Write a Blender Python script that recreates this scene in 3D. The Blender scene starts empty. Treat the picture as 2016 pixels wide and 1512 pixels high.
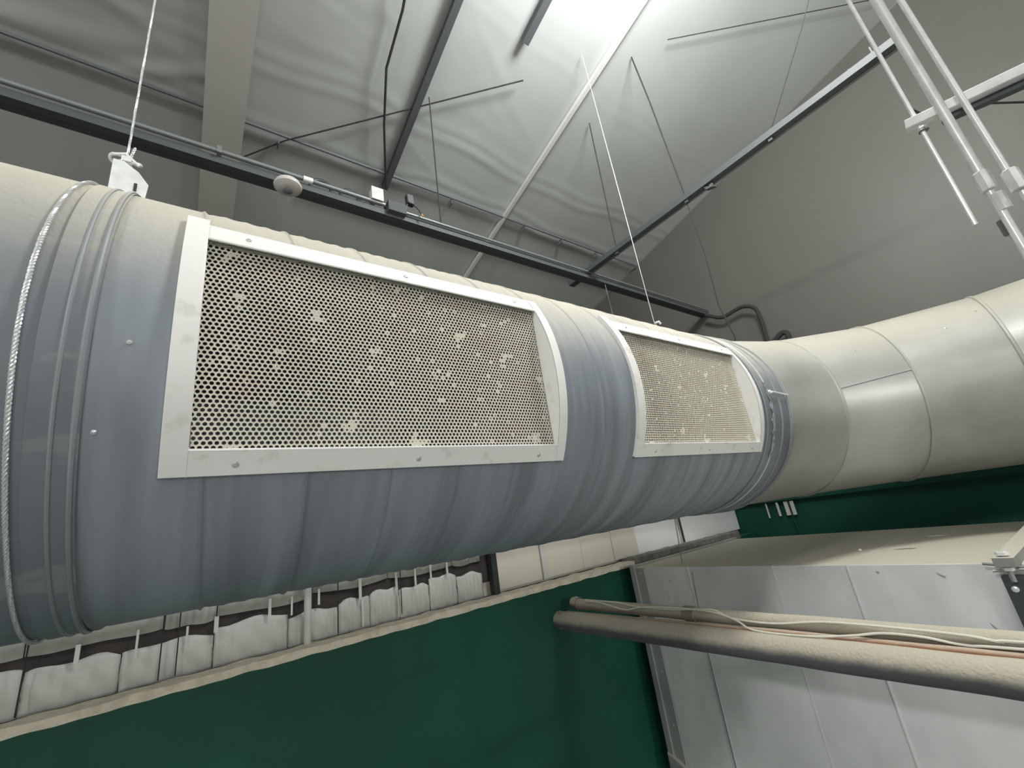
import bpy, math, random
from mathutils import Vector, Matrix
random.seed(7)
S = bpy.context.scene
C = S.collection
CZ = 4.0            # eye height above the floor; heights below are measured from the eye and lifted by CZ

# ------------------------------------------------------------------ camera
cam_d = bpy.data.cameras.new('camera')
cam_d.sensor_width = 36.0
cam_d.lens = 842.0 / 2016.0 * 36.0
cam_d.clip_start = 0.02
cam = bpy.data.objects.new('camera', cam_d)
C.objects.link(cam)
right = Vector((0.80642766, -0.57462931, -0.139555))
down = Vector((0.07248788, 0.33028359, -0.94109418))
fwd = Vector((0.58687302, 0.74880833, 0.30800348))
m3 = Matrix((right, -down, -fwd)).transposed()
cam.matrix_world = Matrix.Translation((0, 0, CZ)) @ m3.to_4x4()
S.camera = cam

# ------------------------------------------------------------------ view + world
S.view_settings.view_transform = 'Standard'
S.view_settings.look = 'None'
S.view_settings.gamma = 1.0
S.view_settings.use_curve_mapping = False
S.view_settings.exposure = 0.0
W = bpy.data.worlds.new('world')
S.world = W
W.use_nodes = True
W.node_tree.nodes['Background'].inputs[0].default_value = (0.8, 0.85, 0.9, 1)
W.node_tree.nodes['Background'].inputs[1].default_value = 0.03

# hanging warehouse lamps (x, y, z from eye, watts); the last three are unseen fill lamps, added; fixtures are built further down
LAMPS = [(1.76, 0.03, 3.20, 300.0), (-4.8, -0.4, 2.8, 460.0), (-6.0, -12.5, 1.5, 650.0), (2.2, -12.5, 1.5, 900.0), (-1.5, -5.0, 3.4, 110.0)]  # far fill pair set low so it reaches the batts and lower roof
for i, (x, y, z, w) in enumerate(LAMPS):
    ld = bpy.data.lights.new('lamp_light', 'POINT')
    ld.energy = w
    ld.shadow_soft_size = (0.3, 0.22, 0.3, 0.3, 0.3)[i]
    ld.color = (1.0, 0.995, 0.97)
    lo = bpy.data.objects.new('lamp_light', ld)
    lo.location = (x, y, z - 0.16 + CZ)
    C.objects.link(lo)

# ------------------------------------------------------------------ materials
def mat(name, col, rough=0.6, metal=0.0, spec=0.5):
    m = bpy.data.materials.new(name)
    m.use_nodes = True
    b = m.node_tree.nodes['Principled BSDF']
    b.inputs['Base Color'].default_value = (*col, 1)
    b.inputs['Roughness'].default_value = rough
    b.inputs['Metallic'].default_value = metal
    b.inputs['Specular IOR Level'].default_value = spec
    return m

def mottle(m, col2, scale=3.0, lo=0.4, hi=0.65, detail=6.0, stretch=None, bump=0.0, bscale=60.0):
    """mix a second colour into a material in noise patches, optional fine bump"""
    nt = m.node_tree; N = nt.nodes; L = nt.links
    b = N['Principled BSDF']
    tc = N.new('ShaderNodeTexCoord'); mp = N.new('ShaderNodeMapping')
    geo = N.new('ShaderNodeNewGeometry')
    L.new(geo.outputs['Position'], mp.inputs[0])
    if stretch: mp.inputs['Scale'].default_value = stretch
    no = N.new('ShaderNodeTexNoise'); no.inputs['Scale'].default_value = scale; no.inputs['Detail'].default_value = detail
    L.new(mp.outputs[0], no.inputs['Vector'])
    r = N.new('ShaderNodeValToRGB'); r.color_ramp.elements[0].position = lo; r.color_ramp.elements[1].position = hi
    L.new(no.outputs[0], r.inputs[0])
    mx = N.new('ShaderNodeMix'); mx.data_type = 'RGBA'
    L.new(r.outputs[0], mx.inputs[0])
    if b.inputs['Base Color'].links:
        L.new(b.inputs['Base Color'].links[0].from_socket, mx.inputs[6])
    else:
        mx.inputs[6].default_value = b.inputs['Base Color'].default_value
    mx.inputs[7].default_value = (*col2, 1)
    L.new(mx.outputs[2], b.inputs['Base Color'])
    if bump:
        n2 = N.new('ShaderNodeTexNoise'); n2.inputs['Scale'].default_value = bscale; n2.inputs['Detail'].default_value = 5
        L.new(geo.outputs['Position'], n2.inputs['Vector'])
        bp = N.new('ShaderNodeBump'); bp.inputs['Strength'].default_value = bump; bp.inputs['Distance'].default_value = 0.01
        L.new(n2.outputs[0], bp.inputs['Height']); L.new(bp.outputs[0], b.inputs['Normal'])
    return m

def dusty(name, col, dust, rough=0.45, metal=0.0, lo=-0.05, hi=0.75, nscale=4.0, namp=0.5, amount=1.0, bands=None, spec=0.5, stains=None):
    """bare colour with settled dust on the faces that look up (dust lies where things can settle)"""
    m = mat(name, col, rough, metal, spec)
    nt = m.node_tree; N = nt.nodes; L = nt.links
    b = N['Principled BSDF']
    geo = N.new('ShaderNodeNewGeometry')
    sep = N.new('ShaderNodeSeparateXYZ'); L.new(geo.outputs['Normal'], sep.inputs[0])
    no = N.new('ShaderNodeTexNoise'); no.inputs['Scale'].default_value = nscale; no.inputs['Detail'].default_value = 8
    no.inputs['Roughness'].default_value = 0.62
    L.new(geo.outputs['Position'], no.inputs['Vector'])
    a = N.new('ShaderNodeMath'); a.operation = 'MULTIPLY_ADD'
    L.new(no.outputs[0], a.inputs[0]); a.inputs[1].default_value = namp; a.inputs[2].default_value = -namp * 0.5
    s = N.new('ShaderNodeMath'); s.operation = 'ADD'
    L.new(sep.outputs[2], s.inputs[0]); L.new(a.outputs[0], s.inputs[1])
    mr = N.new('ShaderNodeMapRange'); mr.interpolation_type = 'SMOOTHSTEP'
    mr.inputs[1].default_value = lo; mr.inputs[2].default_value = hi
    mr.inputs[3].default_value = 0; mr.inputs[4].default_value = amount
    L.new(s.outputs[0], mr.inputs[0])
    base = None
    # faint mottling of the bare metal
    n3 = N.new('ShaderNodeTexNoise'); n3.inputs['Scale'].default_value = 2.2; n3.inputs['Detail'].default_value = 7
    mp = N.new('ShaderNodeMapping'); mp.inputs['Scale'].default_value = bands or (1, 1, 1)
    L.new(geo.outputs['Position'], mp.inputs[0]); L.new(mp.outputs[0], n3.inputs['Vector'])
    mm = N.new('ShaderNodeMapRange'); mm.inputs[1].default_value = 0.3; mm.inputs[2].default_value = 0.7
    mm.inputs[3].default_value = 0.78; mm.inputs[4].default_value = 1.22
    L.new(n3.outputs[0], mm.inputs[0])
    vm = N.new('ShaderNodeVectorMath'); vm.operation = 'SCALE'
    vm.inputs[0].default_value = col; L.new(mm.outputs[0], vm.inputs['Scale'])
    src = vm.outputs[0]
    if stains:
        n4 = N.new('ShaderNodeTexNoise'); n4.inputs['Scale'].default_value = stains[1]; n4.inputs['Detail'].default_value = 3
        m4 = N.new('ShaderNodeMapping'); m4.inputs['Scale'].default_value = (0.7, 1.0, 2.4)
        L.new(geo.outputs['Position'], m4.inputs[0]); L.new(m4.outputs[0], n4.inputs['Vector'])
        r4 = N.new('ShaderNodeMapRange'); r4.inputs[1].default_value = 0.60; r4.inputs[2].default_value = 0.64; r4.inputs[4].default_value = stains[2]
        L.new(n4.outputs[0], r4.inputs[0])
        x4 = N.new('ShaderNodeMix'); x4.data_type = 'RGBA'
        L.new(r4.outputs[0], x4.inputs[0]); L.new(src, x4.inputs[6]); x4.inputs[7].default_value = (*stains[0], 1)
        src = x4.outputs[2]
    mx = N.new('ShaderNodeMix'); mx.data_type = 'RGBA'
    L.new(mr.outputs[0], mx.inputs[0]); L.new(src, mx.inputs[6]); mx.inputs[7].default_value = (*dust, 1)
    L.new(mx.outputs[2], b.inputs['Base Color'])
    rr = N.new('ShaderNodeMix'); rr.data_type = 'FLOAT'
    L.new(mr.outputs[0], rr.inputs[0]); rr.inputs[2].default_value = rough; rr.inputs[3].default_value = 0.95
    L.new(rr.outputs[0], b.inputs['Roughness'])
    if metal:
        r2 = N.new('ShaderNodeMix'); r2.data_type = 'FLOAT'
        L.new(mr.outputs[0], r2.inputs[0]); r2.inputs[2].default_value = metal; r2.inputs[3].default_value = 0.0
        L.new(r2.outputs[0], b.inputs['Metallic'])
    n2 = N.new('ShaderNodeTexNoise'); n2.inputs['Scale'].default_value = 90; n2.inputs['Detail'].default_value = 6
    L.new(geo.outputs['Position'], n2.inputs['Vector'])
    bp = N.new('ShaderNodeBump'); bp.inputs['Distance'].default_value = 0.004
    L.new(mr.outputs[0], bp.inputs['Strength'])
    L.new(n2.outputs[0], bp.inputs['Height']); L.new(bp.outputs[0], b.inputs['Normal'])
    return m

DUST = (0.53, 0.50, 0.42)
M = {}
M['duct'] = dusty('duct_paint', (0.160, 0.182, 0.210), DUST, 0.42, 0.0, -0.1, 0.8, 5.0, 0.45, stains=((0.25, 0.275, 0.285), 7.0, 0.5))
M['spiral'] = dusty('spiral_paint', (0.220, 0.247, 0.280), DUST, 0.45, 0.0, -0.05, 0.8, 5.0, 0.4, bands=(9, 0.6, 0.6))
M['elbow'] = dusty('elbow_galvanised', (0.34, 0.343, 0.325), (0.46, 0.445, 0.375), 0.36, 0.25, 0.1, 0.85, 2.0, 0.5, spec=0.6)
M['bead'] = dusty('bead_paint', (0.25, 0.27, 0.29), DUST, 0.35, 0.1, 0.2, 0.9)
M['white'] = mottle(mat('frame_enamel', (0.82, 0.815, 0.795), 0.38), (0.66, 0.63, 0.56), 24, 0.58, 0.76)
M['specks'] = M['white']
M['mesh'] = mottle(mat('mesh_dusty', (0.60, 0.575, 0.48), 0.9, 0, 0.2), (0.60, 0.52, 0.44), 11, 0.50, 0.68)
M['screw'] = mat('screw_zinc', (0.62, 0.62, 0.60), 0.3, 0.6)
M['dark'] = mat('dark_plastic', (0.03, 0.035, 0.035), 0.5)
M['rope'] = mat('steel_rope', (0.66, 0.68, 0.68), 0.35, 0.55)
M['zinc'] = mottle(mat('bright_zinc', (0.86, 0.88, 0.88), 0.36, 0.25), (0.74, 0.76, 0.77), 30, 0.45, 0.7)
M['strut'] = mat('strut_grey', (0.062, 0.074, 0.075), 0.6, 0.0)
M['strutw'] = mottle(mat('strut_bright', (0.92, 0.92, 0.91), 0.45, 0.0), (0.66, 0.66, 0.66), 20, 0.5, 0.7)
M['bar'] = mat('bar_dark', (0.085, 0.092, 0.10), 0.7, 0, 0.2)
M['conduit'] = mat('conduit_grey', (0.20, 0.22, 0.22), 0.38, 0.4)
M['roof'] = mottle(mat('vinyl_facing', (0.45, 0.48, 0.47), 0.42, 0.0, 0.5), (0.41, 0.435, 0.425), 1.2, 0.4, 0.7)
M['rafter'] = mat('rafter_paint', (0.43, 0.42, 0.385), 0.6)
M['batten'] = mat('batten_paint', (0.60, 0.61, 0.59), 0.5)
M['endwall'] = mottle(mat('grey_painted_board', (0.13, 0.128, 0.115), 0.5, 0.0, 0.35), (0.118, 0.116, 0.105), 0.8, 0.35, 0.7)
M['green'] = mottle(mat('green_paint', (0.008, 0.082, 0.052), 0.6, 0, 0.3), (0.007, 0.066, 0.041), 1.5, 0.4, 0.6, bump=0.15, bscale=220)
M['vinyl'] = mottle(mat('white_vinyl_batt', (0.62, 0.62, 0.59), 0.5), (0.55, 0.545, 0.52), 5, 0.4, 0.65, bump=0.6, bscale=14)
M['panel'] = mottle(mat('cream_panel', (0.72, 0.68, 0.59), 0.6), (0.67, 0.63, 0.54), 3, 0.4, 0.65)
M['panelw'] = mottle(mat('pale_panel', (0.86, 0.87, 0.86), 0.6), (0.82, 0.83, 0.82), 3, 0.4, 0.65)
M['ledge'] = mottle(mat('dusty_wood_cap', (0.80, 0.72, 0.58), 0.95), (0.66, 0.59, 0.47), 22, 0.42, 0.62, bump=0.9, bscale=90)
M['ledgeg'] = mottle(mat('dusty_dark_cap', (0.24, 0.235, 0.21), 0.95), (0.15, 0.15, 0.135), 16, 0.42, 0.62, bump=0.9, bscale=70)
M['gap'] = mottle(mat('dark_girt', (0.045, 0.036, 0.034), 0.8), (0.03, 0.026, 0.026), 14, 0.4, 0.6)
M['strap'] = mat('white_strap', (0.66, 0.66, 0.63), 0.6)
M['box'] = dusty('box_duct_metal', (0.70, 0.71, 0.71), (0.53, 0.505, 0.41), 0.45, 0.1, 0.35, 0.75, 6.0, 0.35, bands=(0.6, 1.2, 0.6))
M['boxf'] = dusty('box_flange_metal', (0.36, 0.37, 0.36), (0.50, 0.47, 0.40), 0.5, 0.2, 0.1, 0.7, 20.0, 0.7)
M['pipe'] = dusty('insulated_pipe', (0.10, 0.105, 0.115), (0.50, 0.455, 0.37), 0.8, 0.0, -0.30, 0.45, 14.0, 0.5)
M['copper'] = dusty('dusty_copper', (0.30, 0.15, 0.085), (0.50, 0.40, 0.31), 0.45, 0.4, 0.1, 0.9, 20, 0.5)
M['wirew'] = mat('white_wire', (0.72, 0.70, 0.60), 0.6)
M['tape'] = mat('grey_tape', (0.25, 0.23, 0.19), 0.8)
M['wire'] = mat('dark_wire', (0.045, 0.048, 0.046), 0.8, 0, 0.15)
M['plast'] = mat('white_plastic', (0.52, 0.50, 0.48), 0.5)
M['lensd'] = mat('sensor_lens', (0.13, 0.15, 0.16), 0.25)
M['orange'] = mat('orange_wire_nut', (0.45, 0.26, 0.10), 0.5)
M['concrete'] = mottle(mat('floor_concrete', (0.45, 0.45, 0.43), 0.7), (0.38, 0.38, 0.37), 2.0)
M['fabw'] = mottle(mat('room_wall_paint', (0.62, 0.62, 0.60), 0.7), (0.56, 0.56, 0.54), 1.0)
M['lampbody'] = mat('lamp_housing', (0.12, 0.12, 0.13), 0.5)
M['seal'] = mottle(mat('duct_sealant', (0.20, 0.205, 0.205), 0.7), (0.34, 0.35, 0.35), 30, 0.5, 0.55)
em = bpy.data.materials.new('lamp_lens'); em.use_nodes = True
em.node_tree.nodes['Principled BSDF'].inputs['Emission Color'].default_value = (1, 1, 0.97, 1)
em.node_tree.nodes['Principled BSDF'].inputs['Emission Strength'].default_value = 12
M['lens'] = em

# ------------------------------------------------------------------ mesh helpers
class MB:
    def __init__(s): s.v = []; s.f = []
    def add(s, vs, fs):
        o = len(s.v); s.v += [tuple(p) for p in vs]; s.f += [tuple(i + o for i in f) for f in fs]; return s
    def box(s, x0, x1, y0, y1, z0, z1):
        return s.add([(x0,y0,z0),(x1,y0,z0),(x1,y1,z0),(x0,y1,z0),(x0,y0,z1),(x1,y0,z1),(x1,y1,z1),(x0,y1,z1)],
                     [(0,3,2,1),(4,5,6,7),(0,1,5,4),(1,2,6,5),(2,3,7,6),(3,0,4,7)])
    def hexa(s, p):      # 8 corners in the same order as box
        return s.add(p, [(0,3,2,1),(4,5,6,7),(0,1,5,4),(1,2,6,5),(2,3,7,6),(3,0,4,7)])
    def tube(s, pts, r, n=10, cap=True, radii=None):
        pts = [Vector(p) for p in pts]
        k = len(pts); vs = []; fs = []
        t0 = (pts[1] - pts[0]).normalized()
        up = Vector((0, 0, 1)) if abs(t0.z) < 0.9 else Vector((1, 0, 0))
        a = t0.cross(up).normalized()
        for i, p in enumerate(pts):
            if i == 0: t = pts[1] - pts[0]
            elif i == k - 1: t = pts[-1] - pts[-2]
            else: t = (pts[i+1] - p).normalized() + (p - pts[i-1]).normalized()
            t.normalize()
            a = (a - t * a.dot(t)).normalized(); b = t.cross(a)
            rr = radii[i] if radii else r
            for j in range(n):
                w = 2 * math.pi * j / n
                vs.append(p + (a * math.cos(w) + b * math.sin(w)) * rr)
        for i in range(k - 1):
            for j in range(n):
                fs.append((i*n+j, i*n+(j+1)%n, (i+1)*n+(j+1)%n, (i+1)*n+j))
        if cap:
            fs.append(tuple(range(n-1, -1, -1))); fs.append(tuple((k-1)*n + j for j in range(n)))
        return s.add(vs, fs)
    def prism(s, poly, axis, a, b):
        """extrude a 2D polygon (in the two other axes) from a to b along axis 0/1/2"""
        n = len(poly)
        def P(u, v, w):
            return {0: (w, u, v), 1: (u, w, v), 2: (u, v, w)}[axis]
        vs = [P(u, v, a) for u, v in poly] + [P(u, v, b) for u, v in poly]
        fs = [tuple(range(n-1, -1, -1)), tuple(range(n, 2*n))] + [(i, (i+1)%n, n+(i+1)%n, n+i) for i in range(n)]
        return s.add(vs, fs)
    def lathe(s, prof, c, ax, n=24):
        """revolve (r, h) profile about the axis through c along ax"""
        ax = Vector(ax).normalized(); up = Vector((0, 0, 1)) if abs(ax.z) < 0.9 else Vector((1, 0, 0))
        a = ax.cross(up).normalized(); b = ax.cross(a); c = Vector(c)
        vs = []; fs = []
        for r, h in prof:
            for j in range(n):
                w = 2*math.pi*j/n
                vs.append(c + ax*h + (a*math.cos(w) + b*math.sin(w))*max(r, 1e-5))
        for i in range(len(prof)-1):
            for j in range(n):
                fs.append((i*n+j, i*n+(j+1)%n, (i+1)*n+(j+1)%n, (i+1)*n+j))
        fs.append(tuple(range(n-1,-1,-1))); fs.append(tuple((len(prof)-1)*n+j for j in range(n)))
        return s.add(vs, fs)

def org(o):
    p = Vector((0, 0, 0))
    while o is not None:
        p = p + o.location; o = o.parent
    return p

def build(name, mb, m, parent=None, label=None, smooth=False, origin=None, angle=35, bevel=0, kind=None):
    """mesh coordinates are given from the eye; the object's origin is its parent's or the given point"""
    o0 = Vector(origin) if origin is not None else (org(parent) - Vector((0,0,CZ)) if parent else None)
    if o0 is None:
        n = len(mb.v); o0 = Vector((sum(v[0] for v in mb.v)/n, sum(v[1] for v in mb.v)/n, min(v[2] for v in mb.v)))
    me = bpy.data.meshes.new(name)
    me.from_pydata([(v[0]-o0.x, v[1]-o0.y, v[2]-o0.z) for v in mb.v], [], mb.f)
    me.materials.append(M[m] if isinstance(m, str) else m)
    me.validate()
    import bmesh
    bm = bmesh.new(); bm.from_mesh(me); bmesh.ops.recalc_face_normals(bm, faces=bm.faces); bm.to_mesh(me); bm.free()
    if smooth:
        me.polygons.foreach_set('use_smooth', [True]*len(me.polygons))
        me.set_sharp_from_angle(angle=math.radians(angle))
    ob = bpy.data.objects.new(name, me); C.objects.link(ob)
    if parent: ob.parent = parent
    else: ob.location = (o0.x, o0.y, o0.z + CZ)
    if label: ob['label'] = label
    if kind: ob['kind'] = kind
    if bevel:
        md = ob.modifiers.new('bevel', 'BEVEL'); md.width = bevel; md.segments = 2; md.limit_method = 'ANGLE'
    return ob

def thing(name, label, cat, loc, group=None):
    o = bpy.data.objects.new(name, None); C.objects.link(o)
    o.empty_display_size = 0.05
    o.location = (loc[0], loc[1], loc[2] + CZ); o['label'] = label; o['category'] = cat
    if group: o['group'] = group
    return o

def tag(o, label, cat, group=None, kind=None):
    o['label'] = label; o['category'] = cat
    if group: o['group'] = group
    if kind: o['kind'] = kind
    return o

def struct(name, mb, m, parent=None, **k):
    o = build(name, mb, m, parent, **k)
    o['kind'] = 'structure'
    return o

def copy_tree(o, parent=None):
    c = o.copy(); C.objects.link(c); c.parent = parent
    for ch in [x for x in bpy.data.objects if x.parent == o]: copy_tree(ch, c)
    return c

def wob(x, y, s=0):
    return (math.sin(x*1.7+y*2.3+s) + math.sin(x*3.9-y*1.1+s*2.1) + math.sin(-x*2.2+y*5.3+s*.7)) / 3

# ------------------------------------------------------------------ the room
RZ = lambda y: 3.8 - 0.24 * y          # roof underside above the eye
XE = 4.72                              # end wall
YB = 4.2                               # rear wall behind everything
YP = 2.35                              # green partition
# roof: vinyl faced insulation, sagging and creased between the purlins
def roofz(x, y):
    z = RZ(y)
    d = 0
    # sag between the purlin lines, with drooping folds near them
    for yp, a, ph in ((2.92, .009, .3), (2.45, .006, 2.0), (1.55, .002, 1.1)):
        yy = y - yp - 0.035*math.sin(x*2.1+ph) - 0.018*math.sin(x*6.3+ph*3)
        d += a*math.exp(-(yy/0.030)**2) + a*0.7*math.exp(-((yy+0.10)/0.035)**2)
    for (cx, cy, an, ln, wd, a) in ROOFCREASE:
        dx, dy = x-cx, y-cy
        u = dx*math.cos(an)+dy*math.sin(an); v = -dx*math.sin(an)+dy*math.cos(an)
        v -= 0.10*math.sin(u*4)*wd*8
        d += a*math.exp(-(u/ln)**2)*math.exp(-(v/wd)**2)
    return z - d - 0.006*wob(x*0.8, y*0.8)
ROOFCREASE = [(-.6, 2.45, .35, .5, .05, .012), (-.9, 2.75, -.3, .5, .06, .015), (-.25, 2.72, -.5, .35, .04, .015)]
for i in range(22):
    ROOFCREASE.append((random.uniform(.2, 2.4), random.uniform(1.7, 2.75), random.uniform(-.25, .55), random.uniform(.12, .38), random.uniform(.018, .04), random.uniform(.0012, .003)))
xs = [-14, -9, -6, -4, -3, -2.4, -2] + [-1.8+0.035*i for i in range(int(6.52/.035))] + [XE+0.02]
ys = [-16, -12, -9, -6, -4, -2.5, -1.5, -1] + [-0.8+0.03*i for i in range(int(4.9/.03))] + [YB]
mb = MB(); mb.v = [(x, y, roofz(x, y)) for y in ys for x in xs]
nx = len(xs)
mb.f = [(j*nx+i, j*nx+i+1, (j+1)*nx+i+1, (j+1)*nx+i) for j in range(len(ys)-1) for i in range(nx-1)]
roof = struct('ceiling', mb, 'roof', smooth=True, origin=(0, 0, 3.0), angle=80)
roof['label'] = 'sloping roof lined with pale creased vinyl insulation'
# back, end and hidden walls, floor
def slope_wall(x0, x1, y0, y1, z0):
    b = MB(); b.hexa([(x0,y0,z0),(x1,y0,z0),(x1,y1,z0),(x0,y1,z0),(x0,y0,RZ(y0)+.05),(x1,y0,RZ(y0)+.05),(x1,y1,RZ(y1)+.05),(x0,y1,RZ(y1)+.05)]); return b
struct('wall_end', slope_wall(XE, XE+.15, -16, YB, 0.12), 'endwall')
struct('wall_end_lower', MB().box(XE-.004, XE+.15, -16, YB, -CZ, 0.12), 'green')
struct('trim_1', MB().box(XE-.045, XE-.004, -16, YB, -.155, -.115), 'green', label='green painted rail along the end wall')
struct('wall_back', slope_wall(-14, XE, YB, YB+.15, -CZ), 'endwall')
struct('wall_left', slope_wall(-14.15, -14, -16, YB, -CZ), 'fabw')
struct('wall_front', MB().box(-14, XE, -16.15, -16, -CZ, 7.8), 'fabw')
struct('floor', MB().box(-14, XE, -16, YB, -CZ-.1, -CZ), 'concrete')
struct('wall_partition', MB().box(-14, XE-.01, YP, YP+.09, -CZ, -.425), 'green', label='dark green partition wall below the round duct')
# capping on top of the partition, uneven with dust
def cap(x0, x1, z0, z1, y0, y1, n):
    b = MB()
    for i in range(n+1):
        x = x0+(x1-x0)*i/n; a = .004*wob(x*9, 1); c = .004*wob(x*13, 4)
        b.v += [(x, y0+a*.6, z0+c*.8), (x, y0+a*.6, z1+a), (x, y1, z1+c), (x, y1, z0)]
    for i in range(n):
        k = i*4
        b.f += [(k,k+4,k+5,k+1),(k+1,k+5,k+6,k+2),(k+2,k+6,k+7,k+3),(k+3,k+7,k+4,k)]
    b.f += [(0,1,2,3),(n*4+3,n*4+2,n*4+1,n*4)]
    return b
struct('trim_2', cap(-14, -1.2, -.425, -.395, YP-.012, YP+.11, 20), 'ledge')
struct('trim_3', cap(-1.2, 2.75, -.425, -.395, YP-.012, YP+.11, 300), 'ledge', label='dusty tan cap on top of the green partition')
struct('trim_4', cap(2.75, 4.35, -.435, -.375, YP-.02, YP+.11, 120), 'ledgeg', label='dusty grey cap on the far end of the partition')
# studs-and-batt wall behind the cap: backing, dark girt, batts that sag over it, then pale panels
YI = 2.47
struct('wall_upper', MB().box(-14, XE-.012, YI+.06, YI+.12, -.40, .60), 'panel', label='upper wall behind the capped partition')
struct('trim_5', MB().box(-3, 1.56, YI+.035, YI+.055, -.32, -.12), 'gap', label='dark girt between the insulation batts')
def batt(x0, x1, ztop, zbot, upper=False, seed=0):
    """a sagging vinyl faced batt; its free edge droops in a curve"""
    nxx, nz = 26, 10
    b = MB()
    for j in range(nz+1):
        for i in range(nxx+1):
            u = i/nxx; v = j/nz; x = x0+(x1-x0)*u
            e = abs(2*u-1)
            zt = ztop - (0.007*math.sin(math.pi*u)*(-1) + .006*math.sin(u*9+seed)) * (0 if upper else 1) - (0 if upper else .006*e**6)
            zb = zbot if not upper else zbot + .008*e**4 + .004*math.sin(u*7+seed)
            z = zb+(zt-zb)*v
            bul = .014*(math.sin(math.pi*min(1, max(0, v*.9+.05)))**.6)*(1-e**6)
            wr = .0025*math.sin(u*17+v*9+seed)+.002*math.sin(v*31-u*8+seed*2)+.002*math.sin(u*41+seed)
            b.v.append((x, YI+.034-bul+wr, z))
    b.f = [(j*(nxx+1)+i, j*(nxx+1)+i+1, (j+1)*(nxx+1)+i+1, (j+1)*(nxx+1)+i) for j in range(nz) for i in range(nxx)]
    n0 = len(b.v)
    return b
ORD = ['first', 'second', 'third', 'fourth', 'fifth', 'sixth', 'seventh', 'eighth', 'ninth', 'tenth', 'eleventh', 'twelfth', 'thirteenth']
def place(xm, i, edges):
    k = max(j for j in range(len(edges)) if edges[j] < .488)
    if i == k: return 'directly behind the white pipe'
    return (ORD[k-i-1] + ' to the left of the white pipe') if i < k else (ORD[i-k-1] + ' to the right of the white pipe')
batt_x = [-2.3, -1.75, -1.2, -.78, -.435, -.175, .125, .415, .64, .80, .96, 1.14, 1.32, 1.50]
for i in range(len(batt_x)-1):
    x0, x1 = batt_x[i]+.003, batt_x[i+1]-.003
    o = build('insulation_batt', batt(x0, x1, -.258 + .012*math.sin(i*2.4) + (.012 if i > 8 else 0), -.40, seed=i), 'vinyl', smooth=True, angle=180)
    md = o.modifiers.new('thick', 'SOLIDIFY'); md.thickness = .012; md.offset = 0
    tag(o, 'white insulation batt below the dark girt, ' + place((x0+x1)/2, i, batt_x), 'insulation', 'batts below the girt')
up_x = [-2.3, -1.6, -1.0, -.445, -.05, .13, .52, .9, 1.3, 1.50]
for i in range(len(up_x)-1):
    o = build('insulation_batt', batt(up_x[i]+.003, up_x[i+1]-.003, .55, -.213+(.018 if i > 5 else .006*math.sin(i*3)), upper=True, seed=i+20), 'vinyl', smooth=True, angle=180)
    md = o.modifiers.new('thick', 'SOLIDIFY'); md.thickness = .012; md.offset = 0
    tag(o, 'white insulation batt above the dark girt, ' + place((x0+x1)/2, i, up_x), 'insulation', 'batts above the girt')
# white straps that hold the batts across the girt
for k, (x, w, z0, z1) in enumerate(sorted([(-.30, .007, -.262, -.20), (.13, .008, -.262, -.20), (.03, .004, -.285, -.215), (.333, .006, -.245, -.17), (.425, .004, -.26, -.18), (.545, .005, -.24, -.17), (-.13, .004, -.29, -.19),
                                     (.745, .007, -.255, -.15), (.755, .006, -.385, -.26), (.94, .006, -.24, -.15), (.945, .004, -.385, -.28), (1.145, .005, -.235, -.15), (1.25, .006, -.225, -.15), (1.05, .005, -.25, -.16)])):
    o = build('strap', MB().box(x-w, x+w, YI-.003, YI+.003, z0, z1), 'strap')
    tag(o, 'narrow white strap across the dark girt, ' + (ORD[6-k] + ' to the left' if k < 7 else ORD[k-7] + ' to the right') + ' of the white pipe', 'strap', 'straps across the girt')
# thin dark suspension wires in front of the batts
for k, (x, z0) in enumerate([(-.425, -.385), (-.048, -.385), (.005, -.383), (.63, -.38), (.955, -.37)]):
    o = build('hanging_wire', MB().tube([(x-.004, YI-.03, z0), (x+.002, YI-.03, .5)], .0026, 6), 'wire', smooth=True)
    tag(o, ['thin dark wire in front of the leftmost batts', 'thick dark wire left of the white pipe, left one of a pair', 'dark wire left of the white pipe, right one of a pair',
            'thin dark wire right of the white pipe', 'thin dark wire left of the black post'][k], 'wire')
o = build('vent_pipe', MB().tube([(.488, YI-.035, -.394), (.488, YI-.035, .55)], .0165, 20), 'strap', smooth=True)
tag(o, 'white vertical pipe standing on the partition cap against the insulation', 'pipe')
o = build('post', MB().box(1.545, 1.585, YI-.03, YI+.02, -.394, .55), 'dark', bevel=.002)
tag(o, 'black square post standing on the partition cap where insulation ends', 'post')
# pale panels to the right of the post
pan = [1.60, 1.98, 2.03, 2.38, 2.72, 3.02, 3.61, 4.70]
for i in range(len(pan)-1):
    x0, x1 = pan[i]+.002, pan[i+1]-.002
    if x1-x0 < .06:
        o = build('wall_strip', MB().box(x0, x1, YI+.018, YI+.055, -.385, .55), 'strap'); tag(o, 'narrow white joint strip between the cream wall panels', 'strip'); continue
    o = build('wall_panel', MB().box(x0, x1, YI+.03+.003*(i%2), YI+.055, -.385, .55), 'panel' if i < 5 else 'panelw', bevel=.003)
    if i < 5: tag(o, 'cream wall panel above the partition, ' + ['first', '', 'second', 'third', 'fourth'][i] + ' to the right of the black post', 'panel', 'cream panels above the partition')
    elif i == 5: tag(o, 'pale grey wall panel just right of the cream ones', 'panel')
    else: tag(o, 'long pale grey wall panel ending beside the green end wall', 'panel')
o = build('hanging_wire', MB().tube([(3.60, YI-.02, -.37), (3.60, YI-.02, .55)], .010, 8), 'wire', smooth=True)
tag(o, 'dark vertical rod in front of the pale wall panels', 'rod')
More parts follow.
